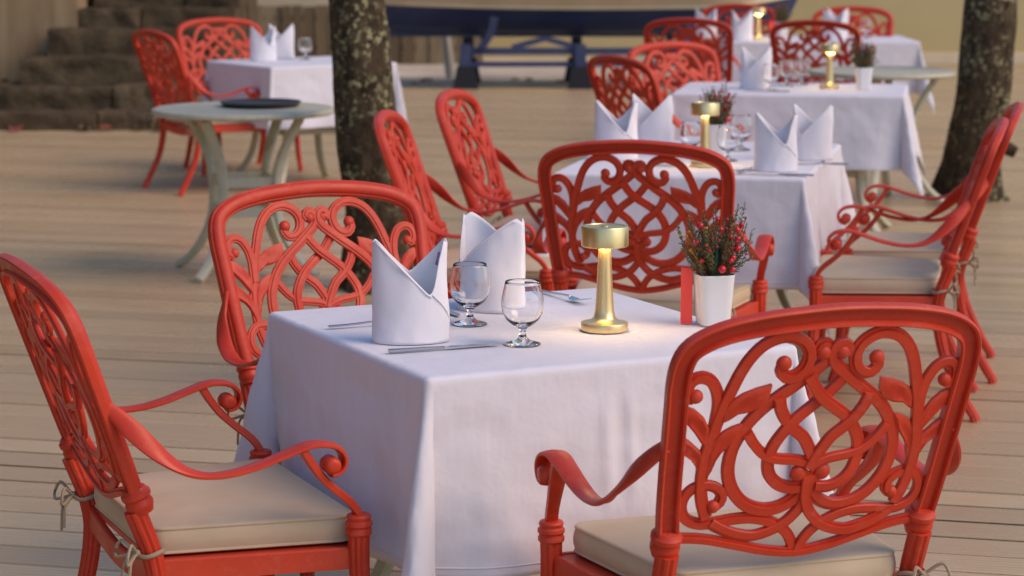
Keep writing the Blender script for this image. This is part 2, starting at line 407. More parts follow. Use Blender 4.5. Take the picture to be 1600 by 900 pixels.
        path = cat([(sgn*.295,.417,.412),(sgn*.295,.417,.35),(sgn*.298,.424,.24),(sgn*.303,.432,.12),(sgn*.310,.445,.035),(sgn*.313,.452,.004)], .03)
        rr = [.0205 - .0065*(i/(len(path)-1)) for i in range(len(path))]; rr[-1] = .018
        star = [(math.cos(2*PI*k/24)*(1 if k % 3 else .86), math.sin(2*PI*k/24)*(1 if k % 3 else .86)) for k in range(24)]
        l.sweep(path, star, (0,1,.1), [(q, q) for q in rr])
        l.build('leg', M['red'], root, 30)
        l = MB()
        path = cat([(sgn*.2395,.008,.486),(sgn*.238,.040,.395),(sgn*.237,.045,.32),(sgn*.238,.020,.2),(sgn*.241,-.035,.08),(sgn*.243,-.072,.02),(sgn*.243,-.078,.004)], .03)
        rr = [.0205 - .0055*(i/(len(path)-1)) for i in range(len(path))]; rr[-1] = .018
        l.sweep(path, star, (0,1,.1), [(q, q) for q in rr])
        l.build('leg', M['red'], root, 30)
    # seat frame
    s = MB()
    bar = [(-.007,-.019),(-.007,.019),(-.004,.022),(.004,.022),(.007,.019),(.007,-.019)]
    def arch(p, q, drop, n=9):
        p, q = Vector(p), Vector(q)
        return [p.lerp(q, i/(n-1)) - Vector((0, 0, drop*math.sin(PI*i/(n-1)))) for i in range(n)]
    z = .366
    s.sweep(arch((-.237,.042,z), (.237,.042,z), .028), bar, (0,0,1))
    s.sweep(arch((-.292,.418,z), (.292,.418,z), .0), bar, (0,0,1))
    for sgn in (1, -1): s.sweep(arch((sgn*.236,.046,z), (sgn*.290,.412,z), .0), bar, (0,0,1))
    s.add([(-.230,.045,.374),(.230,.045,.374),(.284,.412,.374),(-.284,.412,.374),(-.230,.045,.385),(.230,.045,.385),(.284,.412,.385),(-.284,.412,.385)], [(0,3,2,1),(4,5,6,7),(0,1,5,4),(1,2,6,5),(2,3,7,6),(3,0,4,7)])
    s.build('seat_frame', M['red'], root, 40)
    # cushion with rounded welted edges
    c = MB()
    def outline(grow):
        pts = []
        cor = [(-.214,.040),(.214,.040),(.268,.428),(-.268,.428)]; rad = .035 + grow
        Cn = [Vector((x, y, 0)) for x, y in cor]; cen = Vector((0,.23,0))
        for i in range(4):
            p, a, d = Cn[i], Cn[i-1], Cn[(i+1) % 4]
            e1 = (p-a).normalized(); e2 = (d-p).normalized()
            n1 = Vector((e1.y, -e1.x, 0)); n2 = Vector((e2.y, -e2.x, 0))
            cc = p - (n1 + n2)*.035/(1 + n1.dot(n2))
            for k in range(7):
                t = k/6; nn = (n1*(1-t) + n2*t).normalized(); pts.append(cc + nn*(.035 + grow))
            for k in range(1, 8): pts.append((cc + n2*(.035+grow)).lerp(d - (n2 + Vector(((Cn[(i+2)%4]-d).normalized().y, -(Cn[(i+2)%4]-d).normalized().x, 0)))*.035/(1+n2.dot(Vector(((Cn[(i+2)%4]-d).normalized().y, -(Cn[(i+2)%4]-d).normalized().x, 0)))) + n2*(.035+grow), k/8))
        return pts
    lay = [(.388,-.020),(.3885,-.008),(.391,-.0025),(.3925,.0005),(.395,.0005),(.397,-.0015),(.408,.0015),(.418,.002),(.430,.000),(.4345,-.0025),(.4365,-.0005),(.4395,-.0005),(.4415,-.0035),(.4425,-.010)]
    vs = []; ring = None
    for z, g in lay:
        o = outline(g); vs += [(p.x, p.y, z) for p in o]; ring = len(o)
    base = outline(-.010)
    for q, dz in ((.85,.0030),(.65,.0055),(.4,.0065),(.15,.0065)):
        for p in base:
            x, y = p.x*q, .235+(p.y-.235)*q
            vs.append((x, y, .4425 + dz + .003*noise.noise(Vector((x*9, y*9, 3)))))
    nl = len(lay)+4; fs = []
    for i in range(nl-1):
        for k in range(ring):
            l = (k+1) % ring; fs.append((i*ring+k, i*ring+l, (i+1)*ring+l, (i+1)*ring+k))
    fs.append(tuple(range((nl-1)*ring, nl*ring))); fs.append(tuple(range(ring))[::-1])
    c.add(vs, fs)
    cu = c.build('seat_cushion', M['cushion'], root, 60)
    for sgn in (1, -1):
        t = MB(); px, py, pz = sgn*.238, .036, .405
        t.tube([(px + .0245*math.cos(a), py + .0245*math.sin(a), pz + .004*math.sin(a*2)) for a in [2*PI*i/14 for i in range(14)]], .0042, 6, closed=True)
        k = Vector((px + sgn*.006, py - .027, pz + .002)); t.ball(k, .0075, None, 8, 6)
        for d1, d2 in (((.030,-.018,.022),(.036,-.028,-.012)), ((-.026,-.022,.020),(-.034,-.030,-.010))):
            t.tube(cat([k, k + Vector((sgn*d1[0], d1[1], d1[2])), k + Vector((sgn*d2[0], d2[1], d2[2])), k], .008), .0033, 5)
        for d in ((.018,-.02,-.075),(-.02,-.024,-.060)):
            t.tube(cat([k, k + Vector((sgn*d[0]*.8, d[1]*.8, -.02)), k + Vector((sgn*d[0], d[1], d[2]))], .008), .0030, 5)
        t.build('cushion_tie', M['tie'], cu, 60)
    return root

CH = [
 ('A', -.784, 4.479, -1.158, 'red armchair at the left edge, its beige seat facing right towards the nearest table'),
 ('B', -.408, 5.630, 3.685, 'bright red armchair behind the napkins of the nearest table, facing the viewer'),
 ('C', .489, 4.031, .340, 'large red armchair in the right foreground with its scrolled back to the viewer'),
 ('D', .373, 6.961, -.229, 'red armchair right behind the largest brass lamp and berry vase, its back turned'),
 ('E', -.280, 7.85, -1.66, 'pinkish red armchair right of the left tree trunk, half hidden by the bright red chair'),
 ('F', -.092, 8.80, -1.79, 'bright orange red armchair alone before bare deck, just left of the second table'),
 ('G', 1.398, 7.60, 1.393, 'nearer of the two side-on red armchairs at the right edge'),
 ('H', 1.575, 8.22, 1.390, 'farther of the two side-on red armchairs at the right edge, against the right tree trunk'),
 ('I', .587, 11.134, -1.059, 'brownish red armchair seen obliquely behind the left pair of napkins of the second table'),
 ('J', .865, 12.183, -2.562, 'bright red armchair facing the viewer at the far left corner of the third table'),
 ('K', 1.124, 15.30, -.255, 'left one of two armchairs turned away at the farthest table'),
 ('L', 1.888, 15.00, -.352, 'armchair turned away at the farthest table, right behind the small brass lamp'),
 ('M', 1.600, 17.518, 2.809, 'far armchair before the navy boat, top rail behind the farthest brass lamp'),
 ('N', 2.378, 16.988, 3.048, 'far armchair in front of the plain olive wall, rightmost at the farthest table'),
 ('O', -1.915, 13.70, -1.00, 'orange red armchair by the stone steps, seen from behind with splayed rear legs'),
 ('P', -1.777, 15.077, 3.610, 'orange red armchair facing the viewer behind the corner of the left back table'),
]
proto = make_chair()
CHAIR = {}
for i, (n, x, y, r, lab) in enumerate(CH):
    o = proto if i == 0 else copy_tree(proto)
    place(o, (x, y, 0), r, lab); CHAIR[n] = o
    for q in kids(o):           # cushions never lie quite alike
        if q.name.startswith('seat_cushion') and i: q.rotation_euler.z = random.uniform(-.018, .018); q.location = (random.uniform(-.004, .004), random.uniform(-.006, .003), 0)

# ------------------------------------------------------------------ dining tables and cloths
TABLES = [  # name, centre x, y, rot, half width, half depth, overhang
 ('T1', .020, 4.703, .449, .385, .405, .395, 'nearest table'),
 ('T2', None, None, -.225, .40, .60, .37, 'second table'),
 ('T3', None, None, -.175, .53, .40, .36, 'third table'),
 ('T4', 2.02, 16.15, .0, .62, .42, .36, 'farthest table'),
 ('T5', None, None, .0, .40, .375, .36, 'left back table'),
]
def corner_center(px, py, r, hw, hd, sx, sy):
    """centre of a table whose (sx, sy) corner stands at px, py"""
    c, s = math.cos(r), math.sin(r)
    return px - (sx*hw*c - sy*hd*s), py - (sx*hw*s + sy*hd*c)
def make_cloth(name, hw, hd, o, seed, lab, wave=1.0, cone=.22):
    rnd = random.Random(seed)
    ph = [rnd.uniform(0, 6.28) for _ in range(8)]
    r = .013
    def axis(h):
        a = [-(h+o) + i*o/36 for i in range(36)]
        a += [-h + t for t in (-.004, 0, .004, .008, .012, .016, .020, .026)]
        n = 80; a += [-(h-.04) + i*2*(h-.04)/n for i in range(n+1)]
        a += [h + t for t in (.004, 0, -.004, -.008, -.012, -.016, -.020, -.026)]
        a += [h + o - i*o/36 for i in range(36)]
        a = sorted(a); out = [a[0]]
        for q in a[1:]:
            if q - out[-1] > .0015: out.append(q)
        return out
    def pt(u, v):
        cu = max(-hw+r, min(hw-r, u)); cv = max(-hd+r, min(hd-r, v))
        ex, ey = u-cu, v-cv; e = math.hypot(ex, ey)
        if e < 1e-9:
            z = .0016*noise.noise(Vector((u*5+seed, v*5, 0))) + .0009*max(0, 1-abs(u+.02)/.006) + .0007*max(0, 1-abs(v-.03)/.006)
            return Vector((u, v, .745+z))
        dx, dy = ex/e, ey/e
        if e < r*PI/2: hz, dn = r*math.sin(e/r), r*(1-math.cos(e/r)); th = 0; d = 0
        else:
            d = e - r*PI/2; hz, dn = r, r
            corner = (2*abs(dx*dy))          # sin 2phi
            side = 0 if abs(dy) < abs(dx) else 1
            sgn = (ex > 0) if side == 0 else (ey > 0)
            s = (v if side == 0 else u); L = hd if side == 0 else hw
            k = side*2 + int(sgn)
            w = wave*(.055*math.sin(s*2.6*PI + ph[k]) + .035*math.sin(s*6.3*PI + ph[k+4])) * (1 - corner) * min(1, d/o)
            if name == 'T1' and k == 2:      # pressed creases left by folding
                win = max(0, min(1, d/.06, (.30-d)/.08))
                w += win*(.020*math.exp(-((s+.030)/.011)**2) + .016*math.exp(-((s-.022)/.009)**2) - .012*math.exp(-((s+.002)/.012)**2))*(.25/max(.1, d))
            # side pulled in slightly next to the corner cones
            near = max(0, 1 - (L - abs(s))/.11) if corner < .05 else 0
            th = .045 + w + cone*corner**1.3 - .085*near
            th *= (.55 + .45*min(1, d/.12))
            hz += min(1, d/.07)*(.0045*noise.noise(Vector((u*7+seed, v*7, e*5))) + .0022*noise.noise(Vector((u*19+seed, v*19, e*13))))
            hz += d*math.sin(th); dn += d*math.cos(th)
            # the cloth gathers towards the diagonal of the corner
            if corner > 0:
                a = math.atan2(abs(dy), abs(dx)); a = PI/4 + (a-PI/4)*(1 - .12*corner)
                dx = math.copysign(math.cos(a), dx if dx else 1); dy = math.copysign(math.sin(a), dy if dy else 1)
        return Vector((cu+dx*hz, cv+dy*hz, .745-dn))
    A, B = axis(hw), axis(hd); b = MB()
    vs = [pt(u, v) for v in B for u in A]; nA = len(A)
    fs = [(j*nA+i, j*nA+i+1, (j+1)*nA+i+1, (j+1)*nA+i) for j in range(len(B)-1) for i in range(nA-1)]
    b.add(vs, fs)
    ob = b.build('tablecloth', M['cloth'], None, 0)
    # stitched hem: a narrow doubled band
    e = MB()
    inset = .022
    U0, V0 = hw+o-inset, hd+o-inset
    path = [(-U0+2*U0*i/60, -V0) for i in range(60)] + [(U0, -V0+2*V0*i/60) for i in range(60)] + [(U0-2*U0*i/60, V0) for i in range(60)] + [(-U0, V0-2*V0*i/60) for i in range(60)]
    P = [pt(x, y) for x, y in path]
    cen = Vector((0, 0, .4))
    e.tube([p + (Vector((p.x, p.y, 0)).normalized())*.0006 for p in P], .0016, 5, closed=True)
    h = e.build('hem', M['cloth'], ob, 0)
    md = ob.modifiers.new('thick', 'SOLIDIFY'); md.thickness = .0012; md.offset = -1
    tag(ob, lab, 'tablecloth', 'white tablecloths')
    return ob
def curved_leg(mb, ang, prof, w=.035, t=.022, off=(0,0)):
    ca, sa = math.cos(ang), math.sin(ang)
    P = cat([(off[0]+r*ca, off[1]+r*sa, z) for r, z in prof], .03)
    sq = [(-.5,-.35),(-.5,.35),(-.35,.5),(.35,.5),(.5,.35),(.5,-.35),(.35,-.5),(-.35,-.5)]
    mb.sweep(P, [(a*w, b_*t) for a, b_ in sq], (-ca*.3+ca, sa, .25))
def make_table(hw, hd, lab):
    root = empty('dining_table')
    tag(root, lab, 'table', 'sage metal dining tables under the cloths')
    b = MB(); b.box((-hw+.004, -hd+.004, .705), (hw-.004, hd-.004, .738)); b.build('tabletop', M['green_metal'], root)
    for sx in (1, -1):
        for sy in (1, -1):
            l = MB()
            cx, cy = sx*(hw-.20), sy*(hd-.20)
            curved_leg(l, math.atan2(sy, sx), [(.12,.705),(.05,.60),(.0,.45),(.0,.30),(.04,.16),(.13,.04),(.17,.012)], .04, .028, (cx, cy))
            l.build('leg', M['green_metal'], root)
    s = MB()
    for z in (.32, .44):
        s.box((-hw+.2, -hd+.19, z), (hw-.2, -hd+.215, z+.03)); s.box((-hw+.2, hd-.215, z), (hw-.2, hd-.19, z+.03))
        s.box((-hw+.19, -hd+.2, z+.001), (-hw+.215, hd-.2, z+.029)); s.box((hw-.215, -hd+.2, z+.001), (hw-.19, hd-.2, z+.029))
    s.build('stretcher', M['green_metal'], root)
    return root
T = {}
KT, ZT = 1.0375, .715/.745      # the tables stand a little lower and farther than first measured
cl_lab = {'T1': 'white tablecloth on the nearest table, with a broad pointed fold at the front corner',
 'T2': 'white tablecloth of the long second table behind the brass lamp, folds down its right side',
 'T3': 'white tablecloth of the third table, its right corner trailing almost to the deck',
 'T4': 'white tablecloth of the farthest table, mostly hidden behind two chair backs',
 'T5': 'white tablecloth of the table behind the left tree trunk, by the stone steps'}
tb_lab = {'T1': 'sage green table under the nearest white cloth, foot showing low beside the left chair',
 'T2': 'sage green table hidden under the cloth of the second table',
 'T3': 'sage green table under the third cloth, a thin leg showing left of the trailing corner',
 'T4': 'sage green table hidden under the farthest white cloth',
 'T5': 'sage green table under the cloth behind the left tree trunk, legs showing below the hem'}
for i, (n, cx, cy, r, hw, hd, o, _) in enumerate(TABLES):
    if n == 'T2': cx, cy = corner_center(.905, 7.44, r, hw, hd, 1, -1)
    if n == 'T3': cx, cy = corner_center(1.772, 10.924, r, hw, hd, 1, -1)
    if n == 'T5': r = .60; cx, cy = corner_center(-1.294, 13.035, r, hw, hd, -1, -1)
    T[n] = (cx, cy, r, hw, hd)
    t = make_table(hw, hd, tb_lab[n]); t.location = (cx, cy, 0); t.rotation_euler.z = r
    c = make_cloth(n, hw, hd, o, 11*i+3, cl_lab[n], .55 if n == 'T1' else 1.0, {'T1': .205, 'T5': .12}.get(n, .22)); c.location = (cx, cy, 0); c.rotation_euler.z = r
    t.location = (cx*KT, cy*KT, 0); c.location = (cx*KT, cy*KT, 0); t.scale = c.scale = (KT, KT, ZT)

# ------------------------------------------------------------------ round side tables and tray
def make_round():
    root = empty('side_table')
    tag(root, 'x', 'table', 'round sage side tables')
    b = MB(); b.lathe([(.0,.688),(.30,.688),(.33,.692),(.365,.694),(.385,.696),(.395,.702),(.397,.712),(.394,.720),(.385,.724),(.372,.7225),(.30,.722),(.0,.722)], 56)
    b.build('tabletop', M['green_metal'], root)
    for k in range(4):
        l = MB(); curved_leg(l, PI/4 + k*PI/2, [(.29,.688),(.235,.60),(.185,.50),(.165,.40),(.168,.28),(.20,.18),(.27,.08),(.34,.022),(.365,.012)], .042, .026)
        l.build('leg', M['green_metal'], root)
    s = MB()
    for z in (.28, .41):
        for k in range(4):
            a = PI/4 + k*PI/2; p = Vector((.166*math.cos(a), .166*math.sin(a), z)); q = Vector((.166*math.cos(a+PI/2), .166*math.sin(a+PI/2), z))
            s.sweep([p, q], [(-.011,-.022),(-.011,.022),(.011,.022),(.011,-.022)], (0,0,1))
    s.build('stretcher', M['green_metal'], root)
    return root
r1 = make_round(); place(r1, (-1.166, 10.53, 0), .30, 'round sage green side table on curved legs with a dark tray on top')
r2 = copy_tree(r1); place(r2, (2.00, 13.13, 0), .5, 'round sage green side table left of the right tree trunk, top only in view')
b = MB(); b.lathe([(.0,0),(.150,0),(.165,.003),(.174,.012),(.178,.020),(.174,.021),(.166,.012),(.150,.006),(.0,.006)], 48)
tr = b.build('round_tray', M['tray']); tr.location = (-1.10, 10.62, .7245); tag(tr, 'dark round tray lying on the left side table', 'tray')

# ------------------------------------------------------------------ table settings
def make_napkin(mirror, seed, w=.072, dp=.040, h=.196, tagged=False, sharp=1.0):
    rnd = random.Random(seed); n = 72
    def lin(x, keys):
        for (a, ha), (c, hc) in zip(keys, keys[1:]):
            if a <= x <= c: return ha + (hc-ha)*(x-a)/(c-a)
        return keys[-1][1]
    def top(t):   # t: 0..1 anticlockwise from the right peak over the back
        x = math.cos(2*PI*t)
        if t <= .5: return lin(x, [(-1, .955), (-.93, 1.0), (-.02, .665), (.04, .66), (.93, 1.0), (1, .955)])
        return lin(x, [(-1, .955), (-.93, 1.0), (.47, .475), (.53, .465), (.66, .56), (.93, .985), (1, .955)])
    rows = 22; vs = []
    for j in range(rows+1):
        f = j/rows
        for i in range(n):
            t = i/n; a = 2*PI*t
            hh = top(t)*h; z = hh*f
            q = z/h
            lens = abs(math.sin(a))**(sharp + .25*q)
            x = w*math.cos(a)*(1 - .015*q + .03*(1-q)**2); y = dp*math.copysign(lens, math.sin(a))*(1 - .18*q)
            if PI < a: y *= 1.18 - .2*q
            bulge = 1 + .055*noise.noise(Vector((x*16+seed, y*16, z*11))) + .02*noise.noise(Vector((x*45+seed, y*45, z*30)))
            lean = .010*q*q*noise.noise(Vector((math.cos(a)*1.2+seed*3, math.sin(a)*1.2, 5))); y += lean; x += .006*q*q*noise.noise(Vector((math.cos(a)+seed*5, math.sin(a), 9)))
            if mirror: x = -x
            vs.append((x*bulge, y*bulge, z))
    fs = [(j*n+i, j*n+(i+1) % n, (j+1)*n+(i+1) % n, (j+1)*n+i) for j in range(rows) for i in range(n)]
    b = MB(); b.add(vs, fs); o = b.build('folded_napkin', M['napkin'], None, 0)
    md = o.modifiers.new('thick', 'SOLIDIFY'); md.thickness = .0020; md.offset = -1
    # lapped front flap with its own edge
    f = MB(); sg = -1 if mirror else 1; P = []
    for i in range(13):
        t = .86 - (.86-.60)*i/12 if False else .55 + .29*i/12
        a = 2*PI*t; z = top(t)*h
        q = z/h; lens = abs(math.sin(a))**(sharp+.25*q)
        x = w*math.cos(a)*(1 - .015*q); y = dp*math.copysign(lens, math.sin(a))*(1-.18*q)*(1.18-.2*q)
        P.append((sg*x, y-.0012, z-.004))
    f.tube(P, .0022, 6); e = f.build('hem', M['napkin'], o, 0)
    # the flap's lower edge runs on down to the right side
    f = MB(); P = []
    for i in range(11):
        t = .845 + .135*i/10; a = 2*PI*t; z = h*(.47 - .25*i/10); q = z/h
        lens = abs(math.sin(a))**(sharp+.25*q); x = w*math.cos(a)*(1-.015*q+.03*(1-q)**2); y = dp*math.copysign(lens, math.sin(a))*(1-.18*q)*(1.18-.2*q)
        P.append((sg*x*1.004, y*1.02-.0006, z))
    f.tube(P, .0016, 6); f.build('flap_edge', M['napkin'], o, 0)
    if tagged:
        g = MB(); P = []
        t = MB(); t.sweep([(sg*w*.80, .006, h*.86), (sg*w*.72, .010, h*.73)], [(-.004,-.0006),(.004,-.0006),(.004,.0006),(-.004,.0006)], (.2,-1,.2))
        t.build('tag_label', M['tag'], o, 0)
    return o
NAP = {}
NAP['a'] = make_napkin(False, 1, tagged=True); NAP['b'] = make_napkin(True, 5, w=.083, dp=.062, h=.193, sharp=1.3); NAP['c'] = make_napkin(True, 8)
nap_used = {'a': 0, 'b': 0, 'c': 0}
def napkin(kind, x, y, rz, lab, s=1.0):
    if nap_used[kind]: o = copy_tree(NAP[kind])
    else: o = NAP[kind]
    nap_used[kind] += 1
    place(o, (x, y, .7465), rz, lab, 'standing folded napkins'); o['category'] = 'napkin'; o.scale = (s, s, s); return o
napkin('a', -.193, 4.545, .10, 'white napkin standing at the front of the nearest table, beside the long knife')
napkin('b', -.040, 4.94, -.78, 'white napkin standing behind the two wine glasses of the nearest table')

def make_glass():
    b = MB()
    out = [(.0,0),(.028,0),(.0325,.0008),(.033,.002),(.028,.0042),(.014,.0085),(.0075,.014),(.0055,.022),(.0062,.028),(.009,.0325),(.020,.039),(.0295,.048),(.0355,.060),(.0380,.074),(.0375,.088),(.0350,.102),(.0322,.115),(.0312,.1205)]
    inn = [(.0305,.1212),(.0298,.1203),(.0308,.115),(.0335,.102),(.0359,.088),(.0364,.074),(.0340,.061),(.028,.0505),(.019,.043),(.009,.0395),(.0,.0388)]
    b.lathe(out + inn, 40, cap=False)
    return b.build('wine_glass', M['glass'], None, 0)
glass0 = make_glass(); gl_n = [0]
def wineglass(x, y, lab, s=1.0):
    o = glass0 if gl_n[0] == 0 else copy_tree(glass0)
    gl_n[0] += 1
    place(o, (x, y, .7462), random.uniform(0, 6), lab, 'short stemmed wine glasses'); o['category'] = 'glass'; o.scale = (s*1.06, s*1.06, s); return o
wineglass(-.083, 4.735, 'short stemmed wine glass between the two napkins of the nearest table')
wineglass(.020, 4.505, 'short stemmed wine glass nearest the front edge, left of the lit lamp')

def make_knife():
    b = MB()
    b.sweep([(-.110,0,.0035),(-.1085,0,.0035),(-.03,0,.0035),(.0,0,.0032)], [(-.5,-.3),(-.5,.3),(-.3,.5),(.3,.5),(.5,.3),(.5,-.3),(.3,-.5),(-.3,-.5)], (0,0,1), [(.009,.006),(.011,.0072),(.0095,.0068),(.008,.005)])
    h = b.build('handle', M['steel'])
    b = MB()
    b.sweep([(0,0,.003),(.012,.0005,.003),(.05,.0005,.003),(.085,.0002,.0025),(.103,-.003,.002),(.110,-.006,.002)], [(-.5,-.5),(-.5,.5),(.5,.15),(.5,-.15)], (0,0,1), [(.008,.004),(.015,.0022),(.0165,.002),(.0155,.002),(.009,.0015),(.002,.001)])
    r = empty('table_knife'); h.parent = r; bl = b.build('blade', M['steel'], r)
    tag(r, 'x', 'knife', 'table knives'); return r
def make_fork():
    r = empty('table_fork'); b = MB()
    b.sweep(cat([(-.105,0,.003),(-.06,0,.004),(-.01,0,.007),(.02,0,.008)], .01), [(-.5,-.3),(-.5,.3),(-.3,.5),(.3,.5),(.5,.3),(.5,-.3)], (0,0,1), None and 1 or [(.010-.0055*min(1, i/9), .0045) for i in range(len(cat([(-.105,0,.003),(-.06,0,.004),(-.01,0,.007),(.02,0,.008)], .01)))])
    b.build('handle', M['steel'], r); b = MB()
    b.sweep(cat([(.018,0,.008),(.032,0,.0055),(.048,0,.0035),(.056,0,.0045)], .005), [(-.5,-.5),(-.5,.5),(.5,.5),(.5,-.5)], (0,0,1), [(.006+.016*min(1, i/4), .002) for i in range(len(cat([(.018,0,.008),(.032,0,.0055),(.048,0,.0035),(.056,0,.0045)], .005)))])
    for y in (-.0093,-.0031,.0031,.0093):
        b.sweep(cat([(.055,y,.0045),(.075,y,.0085),(.097,y*.92,.0135)], .006), [(-.0015,-.0009),(-.0015,.0009),(.0015,.0009),(.0015,-.0009)], (0,0,1))
    b.build('tines', M['steel'], r)
    tag(r, 'x', 'fork', 'table forks'); return r
knife0 = make_knife(); fork0 = make_fork(); used = {'k': 0, 'f': 0}
def cutlery(k, x, y, rz, lab):
    src = knife0 if k == 'k' else fork0
    o = src if used[k] == 0 else copy_tree(src)
    used[k] += 1; place(o, (x, y, .7472), rz, lab)
cutlery('k', -.126, 4.452, .378, 'long steel knife along the front edge of the nearest table')
cutlery('f', -.262, 4.722, .378, 'steel fork half behind the front napkin, only its handle end showing')
cutlery('k', -.155, 4.915, 3.635+PI/2, 'steel knife mostly hidden behind the front napkin, dark tip beside the left glass')
cutlery('f', .112, 5.055, 3.635+PI/2, 'steel fork behind the brass lamp stem of the nearest table, tines to the viewer')

def make_lamp():
    r = empty('table_lamp'); tag(r, 'x', 'lamp', 'cordless brass table lamps')
    b = MB(); b.lathe([(0,0),(.043,0),(.0455,.0015),(.046,.004),(.046,.0150),(.0452,.0168),(.0445,.0170),(.036,.0182),(.027,.0212),(.0210,.028),(.0186,.040),(.0172,.060),(.0150,.100),(.0130,.140),(.0118,.166),(.0118,.169),(0,.169)], 48); b.build('stem', M['gold'], r, 35)
    b = MB(); b.lathe([(.036,.166),(.0445,.166),(.0460,.1675),(.0460,.2035),(.0450,.2055),(.0385,.206),(.0375,.2045),(0,.2045)], 48, cap=False); b.lathe([(.036,.166),(.0365,.1685),(.0,.1700)], 48, cap=False)
    b.build('lamp_head', M['gold'], r, 35)
    b = MB(); b.lathe([(.0135,.1652),(.024,.1652),(.024,.1642),(.0135,.1642)], 40, cap=False, closed=True); b.build('light_ring', M['lamp_glow'], r, 35)
    b = MB(); b.lathe([(0,.2046),(.0075,.2046),(.0075,.2060),(0,.2062)], 20); b.build('touch_button', M['gold'], r, 35)
    return r
lamp0 = make_lamp(); first = [True]
def lamp(x, y, lab, z=.7465):
    o = lamp0 if first[0] else copy_tree(lamp0)
    first[0] = False; place(o, (x, y, z), random.uniform(0, 1), lab)
lamp(.180, 4.66, 'large lit brass lamp in the middle of the nearest table')
lamp(.622, 7.80, 'lit brass lamp on the second table, in front of a small bouquet')
lamp(1.490, 11.40, 'small lit brass lamp on the third table, right of a white napkin')
lamp(1.612, 15.95, 'tiny brass lamp on the farthest table, before the boat')

def make_vase():
    b = MB(); n = 40
    def ring(h, z, rad):
        out = []
        for k in range(n):
            a = 2*PI*k/n; p = 5.0
            c, s = math.cos(a), math.sin(a); q = (abs(c)**p + abs(s)**p)**(-1/p)
            out.append((h*q*c, h*q*s, z))
        return out
    lay = [(.0265,0),(.0290,.001),(.0300,.004),(.0335,.05),(.0370,.097),(.0374,.1005),(.0366,.1015),(.0352,.1005),(.0345,.095),(.0340,.088)]
    vs = []
    for h, z in lay: vs += ring(h, z, 0)
    fs = [(i*n+k, i*n+(k+1) % n, (i+1)*n+(k+1) % n, (i+1)*n+k) for i in range(len(lay)-1) for k in range(n)]
    fs.append(tuple(range(n))[::-1]); fs.append(tuple(range((len(lay)-1)*n, len(lay)*n)))
    b.add(vs, fs); o = b.build('vase', M['ceramic'], None, 50)
    tag(o, 'x', 'vase', 'small white square vases'); return o
